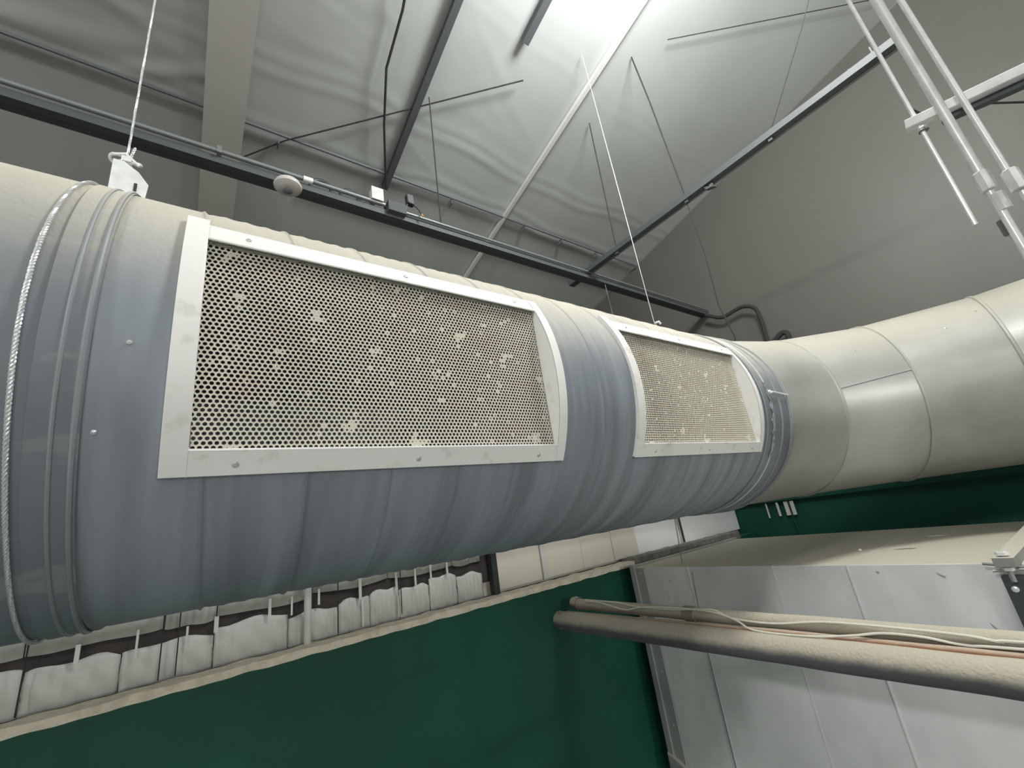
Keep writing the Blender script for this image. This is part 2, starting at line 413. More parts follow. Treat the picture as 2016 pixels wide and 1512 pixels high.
for i, (y, z0, z1, w) in enumerate([(2.165, -.305, -.165, .006), (2.06, -.295, -.165, .010), (1.975, -.295, -.165, .022), (1.925, -.295, -.165, .016)]):
    b = MB(); b.hexa([(XE-.03, y-w, z0), (XE-.02, y-w, z0), (XE-.02, y+w, z0), (XE-.03, y+w, z0), (XE-.03, y-w+.0, z1), (XE-.02, y-w+.0, z1), (XE-.02, y+w, z1), (XE-.03, y+w, z1)])
    o = build('wall_tab', b, 'strap')
    tag(o, ['thin white tab on green end wall nearest the pale panels', 'second thin white tab on the green end wall', 'left of the two wide white tabs on the green end wall', 'right of the two wide white tabs on the green end wall'][i], 'tab')
o = build('hanging_wire', MB().tube([(XE-.04, 1.95, -.16), (XE-.04, 1.93, -.9)], .006, 6), 'green', smooth=True)
tag(o, 'thin green painted tube below the white tabs', 'tube')

# ------------------------------------------------------------------ roof steelwork
b = MB()
# bottom flange, web and top flange of the rafter that crosses overhead
def raft(b, x0, x1, d0, d1, y0=-15.9, y1=3.95):
    b.hexa([(x0,y0,RZ(y0)-d1),(x1,y0,RZ(y0)-d1),(x1,y1,RZ(y1)-d1),(x0,y1,RZ(y1)-d1),(x0,y0,RZ(y0)-d0),(x1,y0,RZ(y0)-d0),(x1,y1,RZ(y1)-d0),(x0,y1,RZ(y1)-d0)])
RD = .30
kx = 1-RD/3.8
rt = thing('roof_rafter', 'wide cream steel rafter crossing the ceiling left of the conduit box', 'beam', (0, 1, RZ(1)-RD))
b = MB(); raft(b, -.128*kx, .124*kx, RD-.012, RD); build('bottom_flange', b, 'rafter', rt)
b = MB(); raft(b, -.006, .006, .045, RD-.012); build('web', b, 'rafter', rt)
b = MB(); raft(b, -.11, .11, .033, .045); build('top_flange', b, 'rafter', rt)
o = build('roof_batten', (lambda b: (raft(b, 2.452, 2.488, .012, .05, -1.5, 4.1), b)[1])(MB()), 'batten')
tag(o, 'slim pale batten running up the ceiling to the right of the glow', 'batten')
def bar_on_roof(name, x, w, y0, y1, label, m='bar', drop=.03, hh=.045):
    b = MB(); raft(b, x-w, x+w, drop, drop+hh, y0, y1)
    return tag(build(name, b, m), label, 'bar')
bar_on_roof('roof_bar', 1.215, .026, -1.5, 2.98, 'dark grey bar running down the ceiling to the white junction box')
bar_on_roof('roof_bar', 1.775, .028, -1.5, 1.50, 'short dark grey bar ending near the top of the ceiling glow')
# purlin ledges that show as faint dark lines through the sagging lining
for k, yy in enumerate((2.86, 3.25)):
    b = MB(); b.box(-1.8 if k == 0 else .6, XE-.05, yy-.006, yy+.006, RZ(yy)-.05, RZ(yy)-.03)
    tag(build('purlin_edge', b, 'conduit'), ['faint grey purlin edge along the lower ceiling above the long strut', 'second faint purlin edge lower down the ceiling'][k], 'purlin')
for k, (x, y) in enumerate([(.35, 2.9), (1.85, 2.88), (2.75, 2.87), (3.3, 2.87), (3.9, 2.87)]):
    b = MB(); b.box(x-.005, x+.005, y-.005, y+.06, RZ(y)-.085, RZ(y)-.035)
    tag(build('purlin_clip', b, 'conduit'), 'small grey clip hanging from the purlin edge, ' + ('nearest the roof rafter', 'just left of the pale batten', 'just right of the slim pale batten', 'left of the cross strut', 'farthest right near the end wall')[k], 'clip', 'clips on the purlin edge')
# tension wires under the roof
def wirething(pts, r, label, m='wire', cat='wire', name='hanging_wire'):
    return tag(build(name, MB().tube(pts, r, 6), m, smooth=True), label, cat)
wirething([(.14, 3.11, 2.98), (.389, 2.88, 3.05), (1.905, 1.71, 3.33)], .006, 'straight dark brace wire crossing the ceiling right of the rafter', name='brace_wire')
wirething([(2.85, .95, 3.52), (4.5, -.2, 3.80)], .004, 'faint brace wire across the bright upper ceiling', name='brace_wire')
wirething([(.87, 1.55, 3.33), (.90, 1.72, 3.31), (.915, 2.08, 3.22), (1.03, 2.46, 3.13), (1.215, 2.95, 2.99)], .009, 'slack dark cable hanging along the ceiling left of the dark bar', name='slack_cable')
wirething([(1.27, 2.15, 2.04), (1.285, 2.15, 3.25)], .0045, 'thin vertical wire up from the long strut right of the dark box')
wirething([(2.7, 1.79, 1.98), (2.7, 1.74, 3.36)], .0055, 'dark vertical wire from the roof to the cross strut near its middle')
wirething([(2.7, 1.135, 2.02), (2.7, 1.17, 3.0), (2.68, 1.19, 3.5)], .006, 'dark wire holding the cross strut, at the right of the ceiling')
wirething([(2.7, 1.14, 2.02), (2.72, 1.14, 1.55), (2.7, 1.15, 1.16), (2.71, 1.12, .92), (2.73, 1.14, .87)], .0045, 'dark wire hanging from the cross strut down to the duct elbow')
wirething([(2.7, .555, 2.02), (2.7, .22, 2.5), (2.75, -.12, 3.1)], .003, 'dark diagonal wire rising from the upper part of the cross strut')
wirething([(2.93, 2.15, 1.97), (2.94, 2.15, 1.6), (2.95, 2.13, 1.2)], .003, 'pale thread hanging below the long strut near the cross strut', 'conduit')

# ------------------------------------------------------------------ long strut S1 with its conduit and devices
def channel(axis, a, b_, c1, c2, w, h, t=.003, openup=False):
    """U channel; axis 0 runs along x (c1=y centre, c2=z bottom), axis 1 along y (c1=x centre)"""
    z0, z1 = c2, c2+h
    if openup: poly = [(c1-w/2,z1),(c1-w/2,z0),(c1+w/2,z0),(c1+w/2,z1),(c1+w/2-t,z1),(c1+w/2-t,z0+t),(c1-w/2+t,z0+t),(c1-w/2+t,z1)]
    else: poly = [(c1-w/2,z0),(c1-w/2,z1),(c1+w/2,z1),(c1+w/2,z0),(c1+w/2-.010,z0),(c1+w/2-.010,z0+t),(c1+w/2-t,z0+t),(c1+w/2-t,z1-t),(c1-w/2+t,z1-t),(c1-w/2+t,z0+t),(c1-w/2+.010,z0+t),(c1-w/2+.010,z0)]
    b = MB()
    n = len(poly)
    def P(u, v, w_): return (w_, u, v) if axis == 0 else (u, w_, v)
    vs = [P(u, v, a) for u, v in poly] + [P(u, v, b_) for u, v in poly]
    fs = [(i, (i+1)%n, n+(i+1)%n, n+i) for i in range(n)] + [tuple(range(n-1,-1,-1)), tuple(range(n,2*n))]
    return b.add(vs, fs)
st = thing('strut_channel', 'long dark strut channel crossing the picture above the round duct', 'strut', (1.5, 2.15, 1.96))
build('channel', channel(0, -2.6, 4.69, 2.155, 1.955, .045, .042, openup=True), 'strut', st)
build('channel', channel(0, -2.6, 4.69, 2.205, 1.962, .036, .04, openup=True), 'strut', st)
cd = thing('conduit', 'grey steel conduit clipped along the front of the long strut', 'pipe', (1.5, 2.118, 2.02))
build('pipe', MB().tube([(-2.6, 2.118, 2.015), (.86, 2.118, 2.015)], .0125, 14), 'conduit', cd, smooth=True)
build('pipe', MB().tube([(1.0, 2.118, 2.005), (4.66, 2.118, 2.005)], .010, 12), 'conduit', cd, smooth=True)
build('coupling', MB().tube([(.385, 2.118, 2.015), (.435, 2.118, 2.015)], .017, 14), 'zinc', cd, smooth=True, label='bright metal coupling')
build('clip', MB().box(-.02, .0, 2.10, 2.16, 1.995, 2.035), 'conduit', cd)
o = build('splice_plate', MB().box(.875, .995, 2.095, 2.20, 1.975, 2.05), 'bar', bevel=.002)
tag(o, 'dark splice plate on the long strut between the two small boxes', 'plate')
# occupancy sensor
sn = thing('ceiling_sensor', 'round white ceiling sensor hanging under the long strut', 'sensor', (.305, 2.09, 1.885))
build('housing', MB().lathe([(.0, .045), (.035, .045), (.062, .030), (.070, .012), (.068, .002), (.05, -.012), (.03, -.018), (.0, -.019)], (.305, 2.09, 1.89), (0, 0, 1), 32), 'plast', sn, smooth=True)
build('lens', MB().lathe([(.024, .004), (.023, -.012), (.014, -.020), (.0, -.022)], (.305, 2.09, 1.877), (0, 0, 1), 24), 'lensd', sn, smooth=True, label='dark grey lens')
build('stem', MB().tube([(.305, 2.11, 1.93), (.305, 2.13, 1.965)], .012, 10), 'conduit', sn, smooth=True)
# junction box
jb = thing('junction_box', 'small square white junction box standing on the long strut', 'box', (.80, 2.10, 2.0))
build('box_body', MB().box(.772, .842, 2.10, 2.15, 2.022, 2.108), 'plast', jb, bevel=.003)
build('cover', MB().box(.769, .845, 2.093, 2.10, 2.018, 2.112), 'plast', jb, bevel=.002)
for (x, z) in ((.79, 2.06), (.82, 2.085)): build('screw', MB().lathe([(.004, 0), (.004, .003), (0, .004)], (x, 2.093, z), (0, -1, 0), 10), 'screw', jb)
# black transformer with dangling lead
tb = thing('transformer', 'small black transformer box above the long strut with a loose lead', 'box', (1.03, 2.1, 2.06))
build('box_body', MB().hexa([(1.005,2.09,2.075),(1.055,2.09,2.072),(1.055,2.13,2.072),(1.005,2.13,2.075),(1.0,2.09,2.145),(1.05,2.09,2.15),(1.05,2.13,2.15),(1.0,2.13,2.145)]), 'dark', tb, bevel=.006)
build('cable', MB().tube([(1.045,2.10,2.078),(1.065,2.095,2.06),(1.085,2.09,2.03),(1.10,2.088,2.0)], .005, 8), 'dark', tb, smooth=True)
build('wire_nut', MB().tube([(1.095,2.088,2.008),(1.105,2.087,1.99)], .006, 8), 'orange', tb, smooth=True, label='orange wire nut')
build('bracket', MB().tube([(1.01,2.11,2.075),(1.0,2.12,2.02)], .004, 6), 'conduit', tb, smooth=True)
# coil of cable behind
for k, (x, r) in enumerate([(.50, .060), (.67, .055), (.765, .045)]):
    b = MB()
    b.tube([(x+r*math.cos(a), 2.205, 2.068+r*.9*math.sin(a)) for a in [math.pi*2*i/28 for i in range(29)]], .013, 8, cap=False)
    tag(build('cable_coil', b, 'dark', smooth=True), ['dark cable coil behind the long strut near the bright coupling', 'dark cable coil behind the strut between coupling and junction box', 'dark cable coil just left of the white junction box'][k], 'cable')
# cross strut
ct = thing('strut_channel', 'dark strut channel running diagonally across the right ceiling', 'strut', (2.7, 1.1, 2.0))
build('channel', channel(1, -.06, 2.36, 2.70, 2.0, .042, .042, openup=True), 'strut', ct)
build('channel', channel(1, -.06, 2.36, 2.735, 1.998, .02, .05), 'conduit', ct)
for (y, z) in ((.555, 1.985), (.95, 1.97), (1.135, 1.985), (1.79, 1.985)):
    build('nut', MB().box(2.688, 2.712, y-.012, y+.012, z-.008, z+.014), 'strut', ct)
build('bracket', MB().hexa([(2.69,.93,1.95),(2.72,.93,1.95),(2.72,.99,1.97),(2.69,.99,1.97),(2.69,.93,1.955),(2.72,.93,1.955),(2.72,1.0,2.0),(2.69,1.0,2.0)]), 'strut', ct)
build('threaded_stub', MB().tube([(2.70,.05,1.99),(2.70,.13,2.06)], .005, 6), 'strut', ct)
build('threaded_stub', MB().tube([(2.70,.02,2.04),(2.70,.02,2.09)], .006, 6), 'strut', ct)

# flexible conduit from the strut end to the far side of the duct
fx = [(4.60, 2.13, 1.94), (4.6, 1.974, 1.831), (4.6, 1.826, 1.837), (4.6, 1.75, 1.84), (4.6, 1.691, 1.822), (4.6, 1.64, 1.785), (4.6, 1.612, 1.732), (4.6, 1.605, 1.588), (4.6, 1.61, 1.475), (4.6, 1.619, 1.32)]
def smoothpath(p, k=5):
    p = [Vector(q) for q in p]; out = []
    for i in range(len(p)-1):
        p0 = p[max(i-1, 0)]; p1 = p[i]; p2 = p[i+1]; p3 = p[min(i+2, len(p)-1)]
        for j in range(k):
            t = j/k
            out.append(0.5*((2*p1)+(-p0+p2)*t+(2*p0-5*p1+4*p2-p3)*t*t+(-p0+3*p1-3*p2+p3)*t**3))
    out.append(p[-1]); return out
pp = smoothpath(fx, 10)
o = build('flexible_conduit', MB().tube(pp, .018, 10, radii=[.019+.002*(i%2) for i in range(len(pp))]), 'wire', smooth=True)
tag(o, 'dark flexible conduit looping over the end of the long strut', 'conduit')
pp = smoothpath([(4.62, 1.62, 1.32), (4.62, 1.55, 1.37), (4.62, 1.50, 1.40), (4.62, 1.46, 1.41), (4.62, 1.43, 1.38), (4.62, 1.44, 1.30)], 6)
o = build('cable_loop', MB().tube(pp, .026, 10), 'wire', smooth=True)
tag(o, 'short dark cable loop just above the duct elbow', 'cable')

# ------------------------------------------------------------------ round duct
CY, CZD, R = 1.369, .4145, .5
def cylp(x, th, r=R): return (x, CY - r*math.cos(th), CZD + r*math.sin(th))    # th = 0 faces the room, +90 deg is the top
def ringtube(x, r, rad, n=96, k=8, a0=0, a1=2*math.pi):
    b = MB(); close = abs(a1-a0-2*math.pi) < 1e-6
    cnt = n if close else n+1
    for i in range(cnt):
        th = a0+(a1-a0)*i/n
        for j in range(k):
            w = 2*math.pi*j/k
            p = cylp(x+rad*math.cos(w), th, r+rad*math.sin(w)); b.v.append(p)
    for i in range(n if close else n):
        for j in range(k):
            i2 = (i+1) % cnt
            b.f.append((i*k+j, i*k+(j+1)%k, i2*k+(j+1)%k, i2*k+j))
    return b
def lathex(prof, n=128):
    """profile of (x, radius) about the duct axis, open shell"""
    b = MB()
    for x, r in prof:
        for i in range(n): b.v.append(cylp(x, 2*math.pi*i/n, r))
    for a in range(len(prof)-1):
        for i in range(n): b.f.append((a*n+i, a*n+(i+1)%n, (a+1)*n+(i+1)%n, (a+1)*n+i))
    return b
PITCH = .1725
SL = -.0245
def ribh(s, flat):
    u = (s/PITCH) % 1.0
    d = min(u, 1-u)*PITCH
    h = .0042*math.exp(-(d/.0035)**2) - .0018*math.exp(-((u*PITCH-.010)/.005)**2)
    if not flat:
        for c in (.25, .5, .75):
            h += .0022*math.exp(-(((u-c)*PITCH)/.0085)**2)
    return h
# opening behind each grille: th range and x range
TH0, TH1 = math.radians(-26.5), math.radians(25.5)
G = [(-.047, .873), (1.205, 2.125)]
def spiral_section(x0, x1):
    us = []
    k = int(math.floor(x0/PITCH))-1
    while k*PITCH < x1+PITCH:
        for f in (0, .012, .02, .03, .045, .06, .085, .12, .165, .19, .22, .25, .28, .31, .34, .39, .44, .47, .5, .53, .56, .61, .66, .69, .72, .75, .78, .81, .85, .90, .94, .97, .98, .988):
            us.append((k+f)*PITCH)
        k += 1
    n = 180
    def shift(th):   # seam drifts with angle; wrap hidden at the rear
        a = (th+math.pi) % (2*math.pi) - math.pi
        return SL*a
    b = MB()
    rows = []
    for s in us:
        row = []
        for i in range(n):
            th = 2*math.pi*(i+.5)/n
            x = min(max(s+shift(th), x0), x1)
            seg = ribh(s, s < 0.014-.002)
            b.v.append(cylp(x, th, R+seg)); row.append(len(b.v)-1)
        rows.append(row)
    def inside(th, x):
        a = (th+math.pi) % (2*math.pi) - math.pi
        return TH0 < a < TH1 and any(g0+.036 < x < g1-.025 for g0, g1 in G)
    for a in range(len(us)-1):
        for i in range(n):
            i2 = (i+1) % n
            q = (rows[a][i], rows[a][i2], rows[a+1][i2], rows[a+1][i])
            xm = sum(b.v[j][0] for j in q)/4
            if max(b.v[j][0] for j in q)-min(b.v[j][0] for j in q) < 1e-5: continue
            if inside(2*math.pi*(i+1)/n, xm): continue
            b.f.append(q)
    return b
du = thing('round_duct', 'large grey spiral duct with two perforated grilles, dusty on top', 'duct', (1.1, CY, CZD-R))
build('spiral_tube', spiral_section(-.15, 2.33), 'spiral', du, smooth=True, angle=60)
lf = thing('round_duct', 'smooth grey round duct at the far left, behind the wire rope', 'duct', (-1.5, CY, CZD-R))
build('duct_section', lathex([(-5.2, R), (-3.4, R), (-2, R), (-1.2, R), (-.6, R), (-.2, R), (-.172, R)]), 'duct', lf, smooth=True)
build('joint_bead', ringtube(-.176, R+.003, .0035), 'bead', lf, smooth=True)
build('joint_bead', ringtube(-.152, R+.004, .0042), 'bead', lf, smooth=True)
build('joint_strip', lathex([(-.205, R+.0005), (-.204, R+.0045), (-.17, R+.003), (-.145, R+.004)]), 'duct', lf, smooth=True)
# rivet heads near the top at far left and small fixings
for (x, th) in ((-.37, 60), (-.10, -5), (-.13, -22)):
    t = math.radians(th); p = cylp(x, t, R); nrm = (0, -math.cos(t), math.sin(t))
    build('screw', MB().lathe([(.004, 0), (.004, .002), (.0, .0035)], p, nrm, 10), 'screw', lf)
b = MB(); t = math.radians(62); p = Vector(cylp(-.40, t, R)); b.box(p.x-.012, p.x+.012, p.y-.006, p.y+.006, p.z-.002, p.z+.012)
build('clip', b, 'zinc', lf, label='small bright metal clip on the duct top')
# coupling at the right end of the straight run
cp = build('coupling_band', lathex([(2.19, R+.002), (2.20, R+.006), (2.30, R+.007), (2.315, R+.011), (2.33, R+.008), (2.36, R+.010), (2.445, R+.011), (2.45, R+.004)]), 'duct', du, smooth=True)
build('bead', ringtube(2.175, R+.004, .006), 'bead', cp, smooth=True)
build('bead', ringtube(2.325, R+.010, .0065), 'bead', cp, smooth=True)
build('bead', ringtube(2.42, R+.012, .008), 'bead', cp, smooth=True)
# sealant smear and draw-bolt
b = MB()
pth = [(2.235+.006*math.sin(i*1.7), math.radians(8-i*2.2)) for i in range(20)]
for i, (x, t) in enumerate(pth):
    w = .010+.006*math.sin(i*2.1)
    b.v += [cylp(x-w, t, R+.0078), cylp(x+w, t, R+.0078)]
b.f = [(2*i, 2*i+1, 2*i+3, 2*i+2) for i in range(19)]
o = build('sealant', b, 'seal', cp, label='smeared grey sealant'); md = o.modifiers.new('s', 'SOLIDIFY'); md.thickness = .003; md.offset = 1
t = math.radians(2)
build('draw_bolt', MB().tube([cylp(2.26, t, R+.02), cylp(2.42, math.radians(1), R+.024)], .0045, 8), 'zinc', cp, smooth=True)
build('bolt_head', MB().lathe([(.011, 0), (.011, .012), (.004, .014)], cylp(2.25, t, R+.006), (0, -1, .1), 6), 'zinc', cp)

# ------------------------------------------------------------------ elbow
ECX, RC = 2.35, 1.5
ecy = CY-RC
seams = [0.0, math.radians(5), math.radians(29), math.radians(53), math.radians(77)]
eb = thing('duct_elbow', 'segmented galvanised duct elbow turning toward the right of the picture', 'duct', (ECX+1.0, ecy+.9, CZD-R))
def ering(ph, R_, off=0.0, mdir=None, stretch=1.0, n=96):
    out = []
    for i in range(n):
        t = 2*math.pi*i/n
        r = RC + R_*stretch*math.cos(t)
        out.append((ECX+r*math.sin(ph)+off*math.cos(ph), ecy+r*math.cos(ph)-off*math.sin(ph), CZD+R_*math.sin(t)))
    return out
def ringmesh(rings):
    b = MB(); n = len(rings[0])
    for r in rings: b.v += r
    for a in range(len(rings)-1):
        for i in range(n): b.f.append((a*n+i, a*n+(i+1)%n, (a+1)*n+(i+1)%n, (a+1)*n+i))
    return b
def lerp_ring(a, b_, t): return [tuple(p[k]+(q[k]-p[k])*t for k in range(3)) for p, q in zip(a, b_)]
st12 = 1/math.cos(math.radians(12))
e0 = [(2.44, CY + R*math.cos(2*math.pi*i/96), CZD+R*math.sin(2*math.pi*i/96)) for i in range(96)]
rings = [e0] + [ering(s, R, stretch=1.0 + (st12-1)*.9) for s in seams[1:]]
endr = [(ECX+RC+.02+R*math.cos(2*math.pi*i/96), -1.0, CZD+R*math.sin(2*math.pi*i/96)) for i in range(96)]
gores = []
for k in range(4):
    a, b_ = rings[k], rings[k+1]
    steps = [0, .25, .5, .75, 1]
    gores.append(build('gore', ringmesh([lerp_ring(a, b_, t) for t in steps]), 'elbow', eb, smooth=True, angle=60))
gores.append(None); gores[4] = build('gore', ringmesh([lerp_ring(rings[4], endr, t) for t in (0, .3, .6, 1)]), 'elbow', eb, smooth=True, angle=60)
for k in range(1, 5):
    b = MB(); K = 6; ph = seams[k]; n = 96
    for i in range(n):
        t = 2*math.pi*i/n
        for j in range(K):
            w = 2*math.pi*j/K; rad = .0075; rr = (R+.001+rad*math.sin(w)); off = rad*1.3*math.cos(w)
            r = RC+rr*(1+(st12-1)*.9)*math.cos(t)
            b.v.append((ECX+r*math.sin(ph)+off*math.cos(ph), ecy+r*math.cos(ph)-off*math.sin(ph), CZD+rr*math.sin(t)))
    for i in range(n):
        for j in range(K): b.f.append((i*K+j, i*K+(j+1)%K, ((i+1)%n)*K+(j+1)%K, ((i+1)%n)*K+j))
    build('seam_ring', b, 'elbow', gores[k], smooth=True)
# lengthwise lock seam on the second gore
def onring(ring, deg):     # deg measured from the side facing the room
    i = (180-deg)/360*96; j = int(math.floor(i)) % 96; f = i-math.floor(i)
    return tuple(ring[j][k]*(1-f)+ring[(j+1)%96][k]*f for k in range(3))
pa, pb = onring(rings[2], 4), onring(rings[3], 9)
build('lock_seam', MB().tube([pa, pb], .0045, 6), 'bead', gores[2], smooth=True)
for (g, d, t) in ((1, 15, .6), (2, 30, .5), (3, 33, .55), (3, 42, .9)):
    p = Vector(onring(rings[g], d)).lerp(Vector(onring(rings[g+1], d)), t)
    cx = ECX+RC*math.sin((seams[g]+seams[g+1])/2); cyy = ecy+RC*math.cos((seams[g]+seams[g+1])/2)
    nn = Vector((p.x-cx, p.y-cyy, p.z-CZD)).normalized()
    build('screw', MB().lathe([(.005, -.002), (.005, .002), (0, .0035)], p, nn, 8), 'screw', gores[g])
rd = thing('round_duct', 'galvanised round duct beyond the elbow at the right edge', 'duct', (ECX+RC+.02, -3, CZD-R))
b = MB(); n = 96
for y in (-1.0, -2.5, -5.0, -8.98):
    b.v += [(ECX+RC+.02+R*math.cos(2*math.pi*i/n), y, CZD+R*math.sin(2*math.pi*i/n)) for i in range(n)]
for a in range(3):
    for i in range(n): b.f.append((a*n+i, a*n+(i+1)%n, (a+1)*n+(i+1)%n, (a+1)*n+i))
build('duct_section', b, 'elbow', rd, smooth=True)
b = MB(); b.tube([(ECX+RC+.02+(R+.004)*math.cos(2*math.pi*i/96), -1.0, CZD+(R+.004)*math.sin(2*math.pi*i/96)) for i in range(97)], .008, 6, cap=False)
build('joint_bead', b, 'elbow', rd, smooth=True)

# ------------------------------------------------------------------ grilles
def hexmesh(x0, x1, z0, z1, y):
    """perforated sheet: every cell a hexagon with a round hole, real thickness"""
    p = .0101; rh = p*.866; th = .0016
    b = MB()
    nrow = int((z1-z0)/rh)
    hx = [(p/math.sqrt(3)*math.cos(math.radians(90+30*k))*(1 if k % 2 == 0 else math.cos(math.radians(30))),
           p/math.sqrt(3)*math.sin(math.radians(90+30*k))*(1 if k % 2 == 0 else math.cos(math.radians(30)))) for k in range(12)]
    for j in range(nrow+1):
        cz = z1 - rh*.5 - j*rh
        xo = x0 + (p/2 if j % 2 else 0)
        ncol = int((x1-xo)/p)+1
        for i in range(ncol):
            cx = xo+i*p
            cl = wob(cx*9, cz*14, 1.3)+.6*wob(cx*31, cz*37, 5)
            up = (cz-z0)/(z1-z0)
            r = .00362*(1+.03*random.uniform(-1, 1))
            lim = .93 + .10*up
            if cl > lim+random.uniform(-.25, .25): r *= random.choice([.25, .5, .65])
            elif random.random() < .02: r *= random.uniform(.3, .75)
            ox, oz = random.uniform(-.0002, .0002), random.uniform(-.0002, .0002)
            if r < .003: ox, oz = random.uniform(-.0008, .0008), random.uniform(-.0006, .0006)
            n0 = len(b.v)
            for (hxx, hz) in hx: b.v.append((cx+hxx, y, cz+hz))
            for k in range(12):
                a = math.radians(90+30*k); b.v.append((cx+ox+r*math.cos(a), y-.0002, cz+oz+r*math.sin(a)))
            for k in range(12):
                a = math.radians(90+30*k); b.v.append((cx+ox+r*.98*math.cos(a), y+th, cz+oz+r*.98*math.sin(a)))
            for k in range(12):
                k2 = (k+1) % 12
                b.f.append((n0+k, n0+k2, n0+12+k2, n0+12+k))
                b.f.append((n0+12+k, n0+12+k2, n0+24+k2, n0+24+k))
    return b
def arcband(xa, xb, ra, rb, t0, t1, n=40, lip=None):
    """solid strip following the duct: x from xa to xb, radius from ra to rb"""
    b = MB()
    for i in range(n+1):
        t = t0+(t1-t0)*i/n
        b.v += [cylp(xa, t, ra), cylp(xb, t, ra), cylp(xb, t, rb), cylp(xa, t, rb)]
    for i in range(n):
        k = 4*i
        b.f += [(k,k+1,k+5,k+4),(k+1,k+2,k+6,k+5),(k+2,k+3,k+7,k+6),(k+3,k,k+4,k+7)]
    b.f += [(0,3,2,1),(4*n,4*n+1,4*n+2,4*n+3)]
    return b
def grille(x0, x1, label, clone=None):
    g = thing('duct_grille', label, 'grille', ((x0+x1)/2, .93, .165), 'duct grilles')
    W_ = .038
    ta, tb = math.radians(-30.5), math.radians(31.5)
    bi, ti = math.radians(-25.0), math.radians(24.8)
    ro = R+.014
    # side bars
    for (a, c, inner) in ((x0, x0+W_, x0+W_), (x1-W_*.8, x1, x1-W_*.8)):
        t_end = math.radians(34.5) if a == x0 else tb
        sb = build('side_bar', arcband(a, c, ro-.003, ro, ta, t_end), 'white', g, bevel=.0008)
        # outer skirt
        xo = a if a == x0 else c-.002
        build('side_skirt', arcband(xo, xo+.002, R-.002, ro-.003, ta, t_end), 'white', g)
        # inner gusset: crescent between the arc and the flat sheet
        b = MB(); n = 30; xi = inner-.0015 if a == x0 else inner
        yc = CY-R*math.cos(bi)+.006
        for i in range(n+1):
            t = ta+(tb-ta)*i/n
            p = cylp(xi, t, ro-.001)
            b.v += [p, (xi, yc+.02, p[2]), (xi+.0015, p[1], p[2]), (xi+.0015, yc+.02, p[2])]
        for i in range(n):
            k = 4*i
            b.f += [(k,k+1,k+5,k+4),(k+2,k+6,k+7,k+3),(k,k+4,k+6,k+2),(k+1,k+3,k+7,k+5)]
        b.f += [(0,2,3,1),(4*n,4*n+1,4*n+3,4*n+2)]
        build('gusset', b, 'white', g)
    # bottom bar and top bar: flat angle sections tangent to the duct
    def flatbar(t0, t1, xa, xb, r, th=.003):
        p, q = Vector(cylp(0, t0, r)), Vector(cylp(0, t1, r))
        tm = (t0+t1)/2; nn = Vector((0, -math.cos(tm), math.sin(tm)))*th
        b = MB(); b.hexa([(xa,)+tuple(p[1:]), (xb,)+tuple(p[1:]), (xb,)+tuple((p-nn)[1:]), (xa,)+tuple((p-nn)[1:]), (xa,)+tuple(q[1:]), (xb,)+tuple(q[1:]), (xb,)+tuple((q-nn)[1:]), (xa,)+tuple((q-nn)[1:])])
        return b
    bb = flatbar(ta, bi, x0+W_-.006, x1-W_*.8+.012, ro-.001)
    q = cylp(0, bi, ro-.001)
    bb.box(x0+W_, x1-W_*.8, q[1], q[1]+.022, q[2]-.003, q[2])
    bbo = build('bottom_bar', bb, 'white', g)
    tbm = flatbar(ti, tb, x0+W_-.001, x1-W_*.8+.006, ro-.001)
    q = cylp(0, ti, ro-.001)
    tbm.hexa([(x0+W_, q[1], q[2]), (x1-W_*.8, q[1], q[2]), (x1-W_*.8, q[1]+.026, q[2]+.012), (x0+W_, q[1]+.026, q[2]+.012),
              (x0+W_, q[1], q[2]+.003), (x1-W_*.8, q[1], q[2]+.003), (x1-W_*.8, q[1]+.026, q[2]+.015), (x0+W_, q[1]+.026, q[2]+.015)])
    tbo = build('top_bar', tbm, 'white', g)
    # screws
    tm = (ta+bi)/2-.010; tu = (ti+tb)/2
    for fx_ in (.118, .505, .895):
        x = x0+(x1-x0)*fx_
        for tt in (tm, tu):
            rr_ = ro-.001
            c = cylp(x, tt, rr_*math.cos((ta-bi)/2)+.0); nn = (0, -math.cos(tt), math.sin(tt))
            s_ = build('screw', MB().lathe([(.0058, -.002), (.0058, .0012), (.004, .0028), (.0018, .0030), (.0014, .0014), (0, .0014)], c, nn, 14), 'screw', bbo if tt == tm else tbo, smooth=True)
    if clone is None:
        ys_ = CY-R*math.cos(bi)+.0035
        b = hexmesh(x0+W_, x1-W_*.8, q_z0(bi), q_z1(ti), ys_)
        # solid rim
        sheet = build('perforated_sheet', b, 'mesh', g, label='tan dusty perforated metal sheet')
    else:
        sheet = clone.copy(); C.objects.link(sheet); sheet.parent = g; sheet['label'] = 'tan dusty perforated metal sheet'
    return g, sheet
def q_z0(bi): return CZD+R*math.sin(bi)+.004
def q_z1(ti): return CZD+R*math.sin(ti)+.012
g1, sheet = grille(G[0][0], G[0][1], 'larger nearer white-framed perforated grille with a straight left bar')
g2, _ = grille(G[1][0], G[1][0]+.92, 'farther white-framed perforated grille beside the elbow', sheet)
